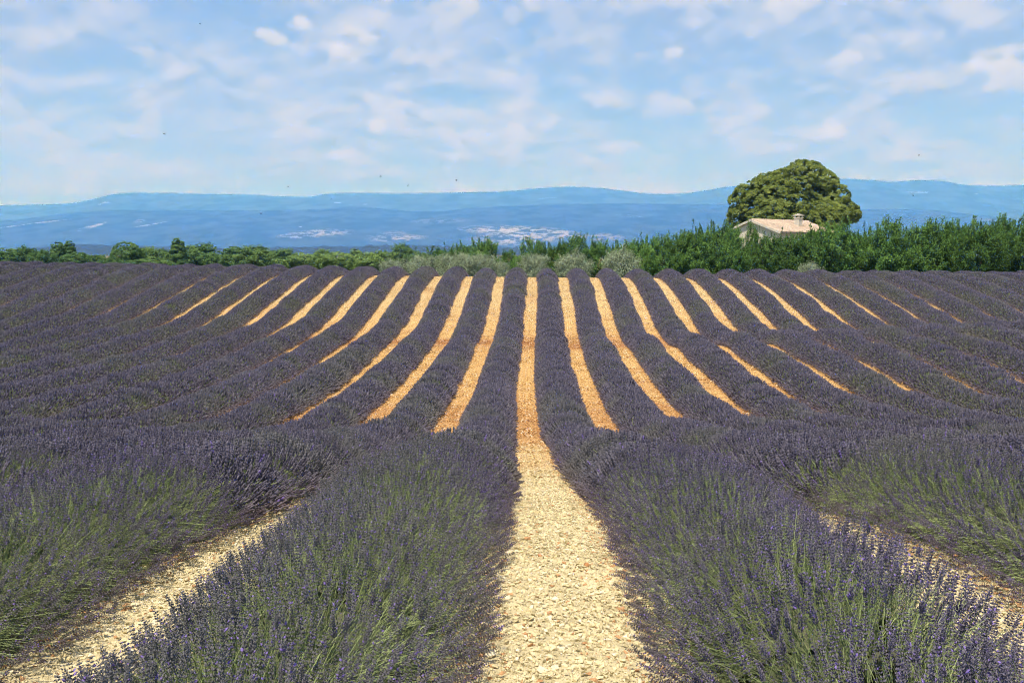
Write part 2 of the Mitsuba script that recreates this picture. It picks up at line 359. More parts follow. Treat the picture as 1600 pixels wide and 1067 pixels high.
ORD = ['', 'first', 'second', 'third', 'fourth', 'fifth', 'sixth', 'seventh', 'eighth', 'ninth', 'tenth', 'eleventh', 'twelfth', 'thirteenth', 'fourteenth', 'fifteenth', 'sixteenth', 'seventeenth',
       'eighteenth', 'nineteenth', 'twentieth', 'twenty-first', 'twenty-second', 'twenty-third', 'twenty-fourth', 'twenty-fifth', 'twenty-sixth', 'twenty-seventh', 'twenty-eighth',
       'twenty-ninth', 'thirtieth', 'thirty-first', 'thirty-second', 'thirty-third', 'thirty-fourth', 'thirty-fifth', 'thirty-sixth', 'thirty-seventh', 'thirty-eighth', 'thirty-ninth', 'fortieth']
g = R(5)
LOD0, LOD1 = 8.0, 19.0
n_slices = [0, 0, 0]
for k in sorted(range(-20, 20), key=lambda k: abs(k + .5)):
    off = (k + .5) * PITCH
    ys_ = np.arange(1.2, CREST + 7.5, SL)
    row = []
    ph = g.uniform(0, 100)
    for y in ys_:
        xc = off + float(path_x(y)) + (-.02 - .30 * math.exp(-((y - 9.5) / 2.3) ** 2) if k >= 1 else .14 if k <= -2 else 0) * float(np.clip((15 - y) / 6, 0, 1))
        if abs(xc) > y * (800 / F) * 1.02 + 2.2:
            continue
        row.append((y, xc))
    if not row:
        continue
    key = numbered('lavender_row')
    side = 'left' if k < 0 else 'right'
    nth = -k if k < 0 else k + 1
    tag(key, f'{ORD[nth]} purple lavender row {side} of the central stony path', 'lavender', 'parallel lavender rows of the field')
    for part in ('flower_spikes', 'stems', 'leaves', 'twigs'):
        tag(f'{key}__{part}', kind='stuff')
    for s, (y, xc) in enumerate(row):
        yl = y + g.normal(0, .1) * y
        lod = 0 if yl < LOD0 else 1 if yl < LOD1 else 2
        n_slices[lod] += 1
        h = 0.01
        dzy = float(_gz(y + h) - _gz(y - h)) / (2 * h); dxy = float(path_x(y + h) - path_x(y - h)) / (2 * h)
        low = float(meshkit.noise(np.array([y * .22 + ph, k * 3.7, 1.0]))); hi = float(meshkit.noise(np.array([y * 1.3 + ph, k * 3.7, 8.0])))
        wx = 1.0 + .14 * (low - .5) + .16 * (hi - .5) + min(.13, .022 * max(0, abs(k + .5) - 7)) * (1 if k < 0 or y > 43 else .2) + (.10 * float(np.clip(1 - abs(y - 32) / 8, 0, .6)) / .6 if k <= -4 else 0)
        wz = 1.0 + .10 * (low - .5) + .30 * (hi - .5)
        fx, fy = g.choice([-1, 1]), g.choice([-1, 1])
        ov = 1.04
        m = np.eye(4)
        m[:3, 0] = np.array([1, 0, float(tilt(xc, y))]) * fx * wx
        m[:3, 1] = np.array([dxy, 1, dzy]) * fy * ov
        m[:3, 2] = [0, 0, wz]
        m[:3, 3] = [xc + .05 * (hi - .5), y, float(ground_z(xc, y))]
        scene[f'{key}__{s + 1:03d}'] = inst(f'slice_{lod}_{g.integers(NV[lod])}', m)

# ------------------------------------------------------------------ gravel on the paths
def rock(g, r, flat=.6, npts=9):
    p = unit(g.normal(0, 1, (npts, 3))) * r * np.array([1, g.uniform(.6, 1), flat]) * g.uniform(.75, 1.1, (npts, 1))
    h = ConvexHull(p)
    f = h.simplices.copy()
    c = p[f].mean(1); nn = np.cross(p[f[:, 1]] - p[f[:, 0]], p[f[:, 2]] - p[f[:, 0]])
    bad = (nn * (c - p.mean(0))).sum(1) < 0
    f[bad] = f[bad][:, ::-1]
    a = g.uniform(0, 2 * PI); Rz = np.array([[math.cos(a), -math.sin(a), 0], [math.sin(a), math.cos(a), 0], [0, 0, 1]])
    return p @ Rz.T, f


def gravel_tile(seed, n, lo, hi, width, npts):
    g = R(seed); mb = MB()
    lib = [rock(g, 1.0, g.uniform(.45, .8), npts) for _ in range(40)]
    for _ in range(n):
        v, f = lib[g.integers(40)]
        r = lo * (hi / lo) ** (g.random() ** 2.0)
        x = g.uniform(-.5, .5) * width
        rust = g.random() < .03 + .30 * np.clip((abs(x) - .24) / .16, 0, 1)
        mb.add(v * r + [x, g.uniform(-.5, .5) * SL, r * g.uniform(-.05, .3)], f, (.02 if rust else g.uniform(.05, 1), g.random()))
    return mb.ply('gravel_stone')


for k in range(5):
    scene[f'gravel_near_{k}'] = {'type': 'shapegroup', 'stones': gravel_tile(300 + k, 2600, .0045, .024, 1.15, 7)}
    scene[f'gravel_far_{k}'] = {'type': 'shapegroup', 'stones': gravel_tile(350 + k, 300, .014, .055, 1.0, 6)}
tag('gravel', 'loose pale limestone gravel covering the strips between the rows', kind='stuff')
gi = 0
for k in range(-16, 14):
    for y in np.arange(1.6, CREST + 1.4, SL):
        xc = float(path_x(y)) + k * PITCH
        if abs(xc) > y * (800 / F) * 1.02 + 1.0 or (k and abs(k) > 1 and y < 16):
            continue
        near = y < 12 + 2.5 * g.normal(0, 1)
        h = .01
        m = np.eye(4)
        fx = g.choice([-1, 1])
        m[:3, 0] = np.array([1, 0, float(tilt(xc, y))]) * fx
        m[:3, 1] = [float(path_x(y + h) - path_x(y - h)) / (2 * h), 1, float(_gz(y + h) - _gz(y - h)) / (2 * h)]
        m[:3, 3] = [xc, y, float(ground_z(xc, y)) + .002]
        gi += 1
        scene[f'gravel__{gi:04d}'] = inst(f"gravel_{'near' if near else 'far'}_{g.integers(5)}", m)

# loose stones big enough to tell apart
mat('pale_stone', lambda p, n, uv: mix((0.58, 0.48, 0.30), (0.74, 0.68, 0.52), noise(p.x * 3, p.y * 3)) * (0.75 + 0.4 * fbm(p.x * 60, p.y * 60, p.z * 60)))
mat('rust_stone', lambda p, n, uv: mix((0.40, 0.19, 0.08), (0.48, 0.30, 0.16), noise(p.x * 20, p.y * 20)) * (0.75 + 0.4 * fbm(p.x * 60, p.y * 60, p.z * 60)))


def stone(x, y, r, red, where):
    v, f = rock(g, r, g.uniform(.4, .65), 16)
    key = numbered('stone')
    scene[key] = mikit.ply((v + [x, y, float(ground_z(x, y)) + r * .22], f), 'rust_stone' if red else 'pale_stone')
    tag(key, f"{'rust-red' if red else 'pale'} loose limestone stone lying on the {where}", 'stone', f"{'rust-red' if red else 'pale'} stones on the {where}")


for _ in range(48):
    y = 3.7 + 6.3 * g.random() ** 1.5
    stone(float(path_x(y)) + g.uniform(-.34, .34), y, g.uniform(.020, .036), g.random() < .25, 'central stony path')
for _ in range(16):
    y = g.uniform(3.7, 8.0)
    stone(float(path_x(y)) - PITCH + g.uniform(-.32, .15), y, g.uniform(.02, .05), g.random() < .2, 'stony path at left')
for _ in range(9):
    y = g.uniform(3.9, 7.0)
    stone(float(path_x(y)) + PITCH + g.uniform(-.1, .3), y, g.uniform(.016, .035), g.random() < .2, 'stony path at right')
# ------------------------------------------------------------------ trees and bushes
def quads(p, u, w):
    """Diamond leaves: centre p, half length vectors u, half width vectors w."""
    v = np.stack([p - u, p + w - u * .1, p + u, p - w - u * .1], 1).reshape(-1, 3)
    return v, (np.array([[0, 1, 2], [0, 2, 3]])[None] + (np.arange(len(p)) * 4)[:, None, None]).reshape(-1, 3)


def leaf_uv(g, n, tone):
    return np.repeat(np.stack([g.random(n), tone], 1), 4, 0)


def ball(g, n):
    return unit(g.normal(0, 1, (n, 3)))


def limbs(g, trunk_h, r, spread, top, n=6):
    """A tapered trunk that forks into limbs."""
    mb = MB()
    p = np.array([[0, 0, -.3], [g.normal(0, .05), g.normal(0, .05), trunk_h * .5], [g.normal(0, .1), g.normal(0, .1), trunk_h]])
    rr = [r * 1.25, r, r * .85]
    for a in range(2):
        mb.add(*tubes(p[a:a + 1], p[a + 1:a + 2], rr[a], rr[a + 1], 9))
    for q in range(n):
        t = 2 * PI * (q + g.uniform(-.3, .3)) / n
        e1 = p[2] + np.array([math.cos(t) * spread * .45, math.sin(t) * spread * .45, (top - trunk_h) * .42])
        e2 = e1 + np.array([math.cos(t) * spread * .4, math.sin(t) * spread * .4, (top - trunk_h) * .38])
        mb.add(*tubes(p[2][None] - [[0, 0, .05]], e1[None], r * .6, r * .38, 6)); mb.add(*tubes(e1[None], e2[None], r * .38, r * .14, 5))
    return mb


def shooty_crown(seed, rx, rz, zc, n_shoots, n_up, leaf, per, up=.55, upl=(.5, 1.0), wide=.4):
    """A crown of leafy shoots, some of them standing up above the rest."""
    g = R(seed); mb = MB(); tw = MB()
    d = ball(g, n_shoots); rad = g.uniform(.35, .84, n_shoots) ** .7
    lump = .66 + .72 * meshkit.noise(d * 1.9 + seed * 3.1)
    s = d * rad[:, None] * lump[:, None] * [rx, rx, rz] + [0, 0, zc]
    dirn = unit(d * [1, 1, .6] + [0, 0, up] + g.normal(0, .35, (n_shoots, 3)))
    ln = g.uniform(.45, .95, n_shoots) * rx * .42
    su = np.stack([g.normal(0, rx * .38, n_up), g.normal(0, rx * .38, n_up), zc + rz * g.uniform(.45, .75, n_up)], 1)
    du = unit(np.stack([g.normal(0, .32, n_up), g.normal(0, .32, n_up), np.ones(n_up)], 1))
    lu = g.uniform(*upl, n_up)
    s, dirn, ln = np.vstack([s, su]), np.vstack([dirn, du]), np.concatenate([ln, lu])
    tw.add(*tubes(s, s + dirn * ln[:, None], .012, .006, 3))
    N = len(s); tone = np.clip(g.normal(.5, .22, N), 0, 1)
    t = g.random((N, per)) ** .8
    p = s[:, None] + dirn[:, None] * (t * ln[:, None])[..., None] + g.normal(0, .045, (N, per, 3)) * (1 + 1.6 * (np.arange(N) < n_shoots))[:, None, None]
    p = p.reshape(-1, 3)
    out = unit(np.repeat(dirn, per, 0) * .7 + ball(g, len(p)))
    nr = unit((p - [0, 0, zc]) / [rx, rx, rz] * .8 + [0, 0, .55] + ball(g, len(p)) * .6)
    a = unit(np.cross(out, nr))
    L = g.uniform(.75, 1.25, len(p))[:, None] * leaf
    mb.add(*quads(p, out * L * .5, a * L * .5 * wide), leaf_uv(g, len(p), np.clip(np.repeat(tone, per) + g.normal(0, .12, len(p)), 0, 1)))
    return mb, tw


def clumpy_crown(seed, blobs, n_clumps, rc, per, leaf, fill=.12):
    """A crown of leaf clumps over the surface of overlapping ellipsoids (centre, radii)."""
    g = R(seed); mb = MB()
    C, Rr = np.array([b[0] for b in blobs], float), np.array([b[1] for b in blobs], float)
    w = (Rr.prod(1)) ** .667; w /= w.sum()
    pts, nrm = [], []
    while len(pts) < n_clumps:
        k = g.choice(len(C), p=w); d = ball(g, 1)[0]
        if d[2] < -.55: continue
        lump = .90 + .2 * meshkit.noise(d * 2.6 + k * 7.7 + seed)
        x = C[k] + d * Rr[k] * lump
        e = (((x - C) / Rr) ** 2).sum(1); e[k] = 9
        if (e < .72).any(): continue
        pts.append(x); nrm.append(unit(d / Rr[k]))
    pts, nrm = np.array(pts), np.array(nrm); N = len(pts)
    size = rc * g.uniform(.7, 1.3, N); tone = np.clip(g.normal(.5, .2, N), 0, 1)
    d = unit(ball(g, N * per) + np.repeat(nrm + [0, 0, .35], per, 0) * .85)
    p = np.repeat(pts, per, 0) + d * (np.repeat(size, per) * g.uniform(.55, 1.05, N * per))[:, None] * [1, 1, .8]
    a, b = frames(unit(d + .7 * ball(g, len(d)) + [0, 0, .3])); th = g.uniform(0, 2 * PI, len(d))[:, None]
    L = g.uniform(.7, 1.3, len(d))[:, None] * leaf
    U, V = np.cos(th) * a + np.sin(th) * b, -np.sin(th) * a + np.cos(th) * b
    mb.add(*quads(p, U * L * .5, V * L * .36), leaf_uv(g, len(d), np.clip(np.repeat(tone, per) + g.normal(0, .13, len(d)), 0, 1)))
    n = int(N * per * fill); k = g.choice(len(C), n, p=w)        # leaves inside, so that light does not fall straight through
    p = C[k] + ball(g, n) * Rr[k] * g.uniform(.3, .88, n)[:, None]
    u = ball(g, n); a, _ = frames(u)
    mb.add(*quads(p, u * leaf * .9, a * leaf * .7), leaf_uv(g, n, g.random(n)))
    return mb


leafmat('linden_leaf', lambda p, n, uv: mix((0.085, 0.130, 0.028), (0.265, 0.330, 0.090), uv.y) * (0.75 + 0.5 * uv.x), .5)
leafmat('orchard_leaf', lambda p, n, uv: mix((0.050, 0.125, 0.032), (0.165, 0.300, 0.075), uv.y) * (0.7 + 0.6 * uv.x) * (0.50 + 0.85 * noise(p.x * .30, p.y * .3, p.z * .15)), .5)
leafmat('olive_leaf', lambda p, n, uv: mix((0.17, 0.225, 0.14), (0.40, 0.48, 0.33), uv.y) * (0.7 + 0.6 * uv.x), .35)
leafmat('oak_leaf', lambda p, n, uv: mix((0.070, 0.150, 0.056), (0.26, 0.38, 0.12), dr.clip(.6 * uv.y + .7 * (noise(p.x * .16 + 9, p.y * .05) - .3), 0, 1)) * (0.75 + 0.5 * uv.x), .45)
mat('bark', lambda p, n, uv: mix((0.05, 0.042, 0.033), (0.14, 0.12, 0.10), noise(p.x * 14, p.y * 14, p.z * 3)))

# orchard trees: five kinds of crown
for k in range(5):
    mb, tw = shooty_crown(500 + k, 1.75, 1.75, 2.0, 270, (20, 14, 26, 16, 22)[k], .18, 52, upl=(.6, 1.35))
    tr = limbs(R(540 + k), 1.0, .11, 1.2, 3.3)
    scene[f'orchard_kind_{k}'] = {'type': 'shapegroup', 'crown': mb.ply('orchard_leaf'), 'trunk': tr.ply('bark'), 'twigs': tw.ply('bark')}
for k in range(3):
    mb, tw = shooty_crown(600 + k, 1.25, .95, .85, 210, 26, .10, 60, up=.7, upl=(.25, .5), wide=.3)
    tr = MB(); tr.add(*tubes(np.array([[0, 0, -.2]]), np.array([[0, 0, .6]]), .09, .05, 7))
    scene[f'olive_kind_{k}'] = {'type': 'shapegroup', 'crown': mb.ply('olive_leaf'), 'trunk': tr.ply('bark'), 'twigs': tw.ply('bark')}
for k in range(4):
    gg = R(650 + k)
    bl = [((0, 0, 2.9), (1.9, 1.9, 1.6))] + [((gg.normal(0, 1.0), gg.normal(0, 1.0), gg.uniform(1.6, 3.6)), (gg.uniform(.8, 1.3),) * 2 + (gg.uniform(.7, 1.1),)) for _ in range(6)]
    if k == 3: bl = [((0, 0, 2.4 + 1.0 * q), (.95 - .12 * q, .95 - .12 * q, 1.0)) for q in range(4)]
    cr = clumpy_crown(660 + k, bl, 190, .34, 60, .17) if k in (0, 3) else shooty_crown(660 + k, 2.0, 1.9, 2.7, 300, 8, .19, 50, up=.35, upl=(.3, .7), wide=.6)[0]
    scene[f'oak_kind_{k}'] = {'type': 'shapegroup', 'crown': cr.ply('oak_leaf'), 'trunk': limbs(gg, 1.3, .16, 1.2, 3.6).ply('bark')}


def plant(name, group, px, dist, top, width, hk, wk, label, cat, grp, gz_=None):
    """Stands a plant in the direction of column px at depth dist, its top on image row top and its crown width pixels wide."""
    x = (px - CX) / F * dist
    z0 = float(ground_z(x, dist)) if gz_ is None else gz_
    topz = EYE + dist * float(ray(px, top)[2] / ray(px, top)[1])
    sz, sx = (topz - z0) / hk, width / F * dist / wk
    a = g.uniform(0, 2 * PI); key = numbered(name)
    m = np.eye(4); m[:3, :3] = np.array([[math.cos(a) * sx, -math.sin(a) * sx, 0], [math.sin(a) * sx, math.cos(a) * sx, 0], [0, 0, sz]]); m[:3, 3] = [x, dist, z0]
    scene[key] = inst(group, m)
    tag(key, label, cat, grp)
    tag(key + '__crown', kind='stuff')
    if name != 'field_tree': tag(key + '__twigs', kind='stuff')


g = R(77)
HEDGE = [(690, 384, 66, 80), (722, 378, 52, 79), (755, 372, 62, 78), (796, 392, 50, 77), (832, 372, 62, 77), (868, 380, 60, 76), (898, 366, 66, 76), (936, 371, 62, 75), (972, 376, 56, 76), (1000, 367, 60, 75),
         (1030, 366, 58, 75), (1062, 360, 62, 74), (1088, 349, 74, 74), (1124, 350, 66, 74), (1146, 362, 48, 74), (1173, 350, 26, 75), (1198, 368, 50, 74), (1225, 366, 50, 74), (1250, 368, 50, 74), (1276, 358, 60, 74), (1304, 346, 74, 74),
         (1345, 352, 72, 73), (1384, 340, 80, 73), (1425, 352, 66, 73), (1456, 338, 76, 73), (1492, 342, 66, 73), (1526, 338, 74, 72), (1566, 334, 78, 72), (1604, 338, 74, 72), (1645, 340, 76, 72), (1690, 338, 80, 72)]
for n_, (px, top, w, dist) in enumerate(HEDGE):
    plant('orchard_tree', f'orchard_kind_{g.integers(5)}', px, dist + 2.4 * (n_ % 2) - .8 * (n_ % 3), top - (9 if 1120 < px < 1310 else 4), w * (1.12 if 1120 < px < 1310 else 1.0), 4.5, 4.0, f'bushy green orchard tree, {ORD[n_ + 1]} from the left in the line beyond the lavender', 'tree', 'orchard trees beyond the field')
OLIVES = [(612, 410, 40), (662, 403, 58), (714, 399, 62), (752, 402, 46), (781, 412, 34), (833, 401, 52), (894, 402, 62), (967, 397, 64), (1262, 415, 40)]
for n_, (px, top, w) in enumerate(OLIVES):
    plant('olive_bush', f'olive_kind_{g.integers(3)}', px, 70.5, top, w * 1.08, 1.75, 2.7, f'grey-green rounded bush at the far field edge, {ORD[n_ + 1]} from the left', 'bush', 'grey-green bushes along the far field edge')
FARTREES = [(-20, 386, 60, 0), (12, 386, 56, 0), (42, 384, 50, 1), (70, 391, 44, 2), (94, 379, 26, 3), (112, 377, 20, 3), (122, 392, 50, 0), (152, 398, 44, 1), (176, 402, 40, 2), (201, 375, 46, 0), (226, 385, 50, 1), (250, 389, 46, 2),
            (281, 373, 27, 3), (307, 379, 72, 1), (340, 391, 46, 0), (364, 386, 34, 3), (398, 384, 66, 2), (440, 388, 62, 1), (474, 393, 48, 0), (506, 390, 40, 2), (530, 391, 46, 0), (556, 390, 26, 3), (584, 391, 62, 1), (628, 381, 42, 2), (656, 392, 36, 0),
            (690, 396, 44, 1), (60, 402, 46, 2), (330, 402, 60, 1), (420, 402, 70, 0), (560, 403, 70, 2), (240, 402, 60, 0), (10, 402, 50, 1)]
LOOK = ['dense dark green tree', 'broad rounded green tree', 'bushy mid green tree', 'slender upright green tree']
FARTREES = sorted(FARTREES)
for n_, (px, top, w, kind) in enumerate(FARTREES):
    dist = 118 + 16 * ((n_ * 7) % 5) / 4
    plant('field_tree', f'oak_kind_{kind}', px, dist, top - 1, w * 1.1, (5.0, 5.0, 5.0, 6.6)[kind], (4.6, 4.6, 4.6, 2.4)[kind], f'{LOOK[kind]}, {ORD[n_ + 1]} from the left in the distant tree line', 'tree', 'trees of the distant line at left')

# the great tree behind the house
D = 112.0; S = D / F
def at(px, py, dy=0.0): return np.array([(px - CX) * S, D + dy, EYE + (HOR - py) * S])
BT = at(1238, 392)
blobs = [(at(1243, 322), (64 * S, 62 * S, 73 * S)), (at(1186, 334, -.5), (48 * S, 50 * S, 55 * S)), (at(1164, 354), (23 * S, 30 * S, 40 * S)), (at(1286, 330), (34 * S, 42 * S, 50 * S)), (at(1308, 336, .5), (21 * S, 28 * S, 23 * S)),
         (at(1215, 345, -3), (50 * S, 34 * S, 38 * S)), (at(1262, 350, -3), (40 * S, 30 * S, 34 * S))]
gg = R(31); boughs = []                     # heavy boughs stand out of the crown, with deep shade between them
for c_, r_ in blobs:
    for _ in range(9):
        d_ = ball(gg, 1)[0]; d_[2] = abs(d_[2]) * 1.1 - .35; d_ = unit(d_)
        rr_ = gg.uniform(1.0, 1.75)
        boughs.append((c_ + d_ * (np.array(r_) * .93 - rr_ * .72), (rr_ * 1.1, rr_ * 1.1, rr_ * .85)))
blobs = [(c_, tuple(.80 * np.array(r_))) for c_, r_ in blobs] + boughs + [(at(1245, 277, -1.5), (2.1, 2.2, 1.4)), (at(1226, 284, 2), (1.6, 1.8, 1.2)), (at(1272, 282), (1.6, 1.9, 1.3)), (at(1192, 291), (1.4, 1.6, 1.1))]
big = clumpy_crown(71, blobs, 1500, .40, 72, .20, fill=.2)
scene['linden_tree__crown'] = big.ply('linden_leaf')
bz = float(ground_z(BT[0], D)); tr = limbs(R(4), 2.2, .55, 5.0, 9.5, 8)
scene['linden_tree__trunk'] = mikit.ply((np.vstack(tr.v) + [BT[0], D, bz], np.vstack(tr.f)), 'bark', smooth=40)
tag('linden_tree', 'great domed olive-green tree towering behind the house roof', 'tree'); tag('linden_tree__crown', kind='stuff')

# ------------------------------------------------------------------ the house
mat('limewash', lambda p, n, uv: mix((0.56, 0.53, 0.42), (0.70, 0.67, 0.56), fbm(p.x * 1.2, p.y * 1.2, p.z * 1.2)) * (0.85 + 0.2 * noise(p.x * 9, p.y * 9, p.z * 9)))
mat('roof_tile', lambda p, n, uv: mix(mix((0.46, 0.36, 0.27), (0.58, 0.50, 0.41), uv.x), (0.30, 0.24, 0.18), smoothstep(.55, .8, fbm(p.x * .9, p.y * .9, p.z * .9)) * .6))
mat('stone_trim', lambda p, n, uv: mix((0.52, 0.50, 0.42), (0.62, 0.60, 0.52), noise(p.x * 4, p.y * 4, p.z * 4)))
mat('shutter_paint', lambda p, n, uv: mix((0.16, 0.20, 0.16), (0.22, 0.26, 0.20), noise(p.x * 6, p.y * 6, p.z * 2)))
HD = 97.0; HS = HD / F
hx, hz0 = (1172 - CX) * HS, float(ground_z(24, HD))
apex = EYE + (HOR - 344.5) * HS
HA = math.radians(38)                       # the ridge runs to the right and away
rdir, gdir = np.array([math.cos(HA), math.sin(HA), 0]), np.array([-math.sin(HA), math.cos(HA), 0])   # along the ridge; across it, away from the camera
O = np.array([hx, HD, 0.0])
GW, LEN, RISE = 3.3, 9.2, 1.15              # half width of the gable, length, roof rise
ev = apex - RISE - .12
def H(a, b, z): return O + rdir * a + gdir * b + [0, 0, z]
w = MB()
for a in (0, LEN):                          # two gable walls and two long walls, thick
    a0, a1 = (0, .45) if a == 0 else (LEN - .45, LEN)
    ring = [(-GW, hz0 - .3), (GW, hz0 - .3), (GW, ev), (0, apex - .14), (-GW, ev)]
    v = np.array([H(a0, b, z) for b, z in ring] + [H(a1, b, z) for b, z in ring])
    f = [[0, 2, 1], [0, 3, 2], [0, 4, 3], [5, 6, 7], [5, 7, 8], [5, 8, 9]] + [x for q in range(5) for x in ([q, (q + 1) % 5, (q + 1) % 5 + 5], [q, (q + 1) % 5 + 5, q + 5])]
    w.add(v, f)
for b in (-1, 1):
    b0, b1 = (-GW, -GW + .45) if b < 0 else (GW - .45, GW)
    v = np.array([H(a, bb, z) for z in (hz0 - .3, ev - .03) for a, bb in ((.452, b0 + .003 * (b < 0)), (LEN - .452, b0 + .003 * (b < 0)), (LEN - .452, b1 - .003 * (b > 0)), (.452, b1 - .003 * (b > 0)))])
    w.add(v, [[0, 1, 5], [0, 5, 4], [1, 2, 6], [1, 6, 5], [2, 3, 7], [2, 7, 6], [3, 0, 4], [3, 4, 7], [4, 5, 6], [4, 6, 7], [0, 2, 1], [0, 3, 2]])
scene['farmhouse__wall'] = w.ply('limewash')
rf = MB(); gg = R(8)                        # rows of half-round tiles, each column a fluted strip with stepped courses
ncol = int((LEN + .5) / .20)
t5 = np.linspace(0, PI, 6)
for side in (-1, 1):
    slope_len = math.hypot(GW + .35, RISE * (GW + .35) / GW)
    for c in range(ncol):
        a_ = -.25 + (c + .5) * .2
        for q in range(12):
            s0, s1 = q / 12, (q + 1.18) / 12
            pr = []
            for s_, lift in ((s0, .0), (min(s1, 1.02), .035)):
                bb = side * (GW + .35) * s_; z = apex - RISE * (GW + .35) / GW * s_
                for t in t5: pr.append(H(a_ + .105 * math.cos(t), bb, z + .07 * math.sin(t) + lift))
            fq = [[i_, i_ + 1, i_ + 7] for i_ in range(5)] + [[i_, i_ + 7, i_ + 6] for i_ in range(5)]
            rf.add(np.array(pr), fq, (gg.random(), gg.random()))
    v = np.array([H(-.25, 0, apex - .03), H(LEN + .25, 0, apex - .03), H(LEN + .25, side * (GW + .35), apex - .03 - RISE * (GW + .35) / GW), H(-.25, side * (GW + .35), apex - .03 - RISE * (GW + .35) / GW)])
    rf.add(np.vstack([v, v - [0, 0, .1]]), [[0, 1, 2], [0, 2, 3], [4, 6, 5], [4, 7, 6], [0, 4, 5], [0, 5, 1], [1, 5, 6], [1, 6, 2], [2, 6, 7], [2, 7, 3], [3, 7, 4], [3, 4, 0]], (.4, .5))
a_ = np.arange(-.25, LEN + .2, .42)         # ridge tiles
for q in a_:
    pr = [H(x, .13 * math.cos(t), apex + .02 + .11 * math.sin(t) + (0 if x == q else .025)) for x in (q, q + .46) for t in t5]
    rf.add(np.array(pr), [[i_, i_ + 1, i_ + 7] for i_ in range(5)] + [[i_, i_ + 7, i_ + 6] for i_ in range(5)], (gg.random(), .5))
scene['farmhouse__roof'] = rf.ply('roof_tile')
vb = MB()                                   # pale verge boards along the gable
for side in (-1, 1):
    e = side * (GW + .36); ze = apex - RISE * (GW + .36) / GW
    v = np.array([H(-.30, 0, apex + .06), H(-.30, e, ze + .06), H(-.30, e, ze - .16), H(-.30, 0, apex - .16)])
    vb.add(np.vstack([v, v + rdir * .048]), [[0, 1, 2], [0, 2, 3], [4, 6, 5], [4, 7, 6], [0, 4, 5], [0, 5, 1], [1, 5, 6], [1, 6, 2], [2, 6, 7], [2, 7, 3], [3, 7, 4], [3, 4, 0]])
scene['farmhouse__verge'] = vb.ply('stone_trim')


def boxm(c, ax, ay, hx_, hy_, z0, z1):
    v = np.array([c + ax * (sx * hx_) + ay * (sy * hy_) + [0, 0, z] for z in (z0, z1) for sx, sy in ((-1, -1), (1, -1), (1, 1), (-1, 1))])
    return v, [[0, 1, 5], [0, 5, 4], [1, 2, 6], [1, 6, 5], [2, 3, 7], [2, 7, 6], [3, 0, 4], [3, 4, 7], [4, 5, 6], [4, 6, 7], [0, 2, 1], [0, 3, 2]]


# chimney near the camera-side eave: shaft, ledge, open lantern of four posts, cap
cpt = H(5.6, -1.5, 0) * [1, 1, 0]; cz = EYE + (HOR - 342) * (cpt[1] / F)
ch = MB()
ch.add(*boxm(cpt, rdir, gdir, .30, .30, apex - RISE - .6, cz)); ch.add(*boxm(cpt, rdir, gdir, .37, .37, cz + .003, cz + .09))
for sx in (-1, 1):
    for sy in (-1, 1): ch.add(*boxm(cpt + rdir * .26 * sx + gdir * .26 * sy, rdir, gdir, .06, .06, cz + .093, cz + .26))
ch.add(*boxm(cpt, rdir, gdir, .42, .42, cz + .263, cz + .33)); ch.add(*boxm(cpt, rdir, gdir, .27, .27, cz + .333, cz + .42)); ch.add(*boxm(cpt, rdir, gdir, .12, .12, cz + .423, cz + .49))
scene['farmhouse__chimney'] = ch.ply('stone_trim')
for b in (-1.3, 1.5):                       # shuttered windows of the gable end and the long side
    wn = MB()
    for s_ in (-1, 1): wn.add(*boxm(H(-.035, b + s_ * .29, 0) * [1, 1, 0], rdir, gdir, .03, .28, hz0 + 1.0, hz0 + 2.3))
    scene[numbered('farmhouse__shutter')] = wn.ply('shutter_paint')
tag('farmhouse', 'pale low house with pinkish tiled roof, half hidden by orchard trees', 'house')
gw = MB()
x0, x1 = (1088 - CX) / F * 92, (1160 - CX) / F * 92
gw.add(*boxm(np.array([(x0 + x1) / 2, 92.0, 0]), np.array([1.0, 0, 0]), np.array([0, 1.0, 0]), (x1 - x0) / 2, .2, float(ground_z(x0, 92)) - .3, float(ground_z(x0, 92)) + 1.0))
gw.add(*boxm(np.array([(x0 + x1) / 2, 92.0, 0]), np.array([1.0, 0, 0]), np.array([0, 1.0, 0]), (x1 - x0) / 2 + .05, .25, float(ground_z(x0, 92)) + 1.003, float(ground_z(x0, 92)) + 1.08))
scene['garden_wall'] = gw.ply('limewash'); tag('garden_wall', 'low pale wall glimpsed between orchard trunks left of the house', 'wall')

# ------------------------------------------------------------------ far hills
FARR = [(-600, 330), (-300, 326), (0, 322), (60, 321), (115, 319), (150, 313), (185, 305), (215, 303), (300, 304), (400, 306), (440, 308), (480, 309), (520, 304), (560, 303.5), (640, 304), (700, 302.5), (780, 301), (840, 296), (885, 293.5), (930, 295),
        (975, 300), (1020, 304.5), (1060, 304), (1100, 299), (1140, 293), (1200, 290), (1260, 286), (1310, 281.5), (1350, 283), (1385, 286), (1430, 283.5), (1465, 285), (1500, 290.5), (1550, 292), (1600, 291), (1750, 296), (2000, 305), (2300, 318)]
NEAR_ = [(-600, 352), (-200, 348), (0, 345), (70, 343), (110, 336), (150, 331), (200, 329.5), (300, 330), (380, 330), (440, 330), (500, 327.5), (560, 324.5), (600, 327), (650, 331), (690, 330.5), (740, 326), (800, 322.5), (880, 320.5), (960, 319), (1040, 320),
         (1130, 321), (1220, 325), (1330, 328), (1420, 328), (1470, 331), (1530, 338), (1600, 346), (1750, 352), (2200, 362)]


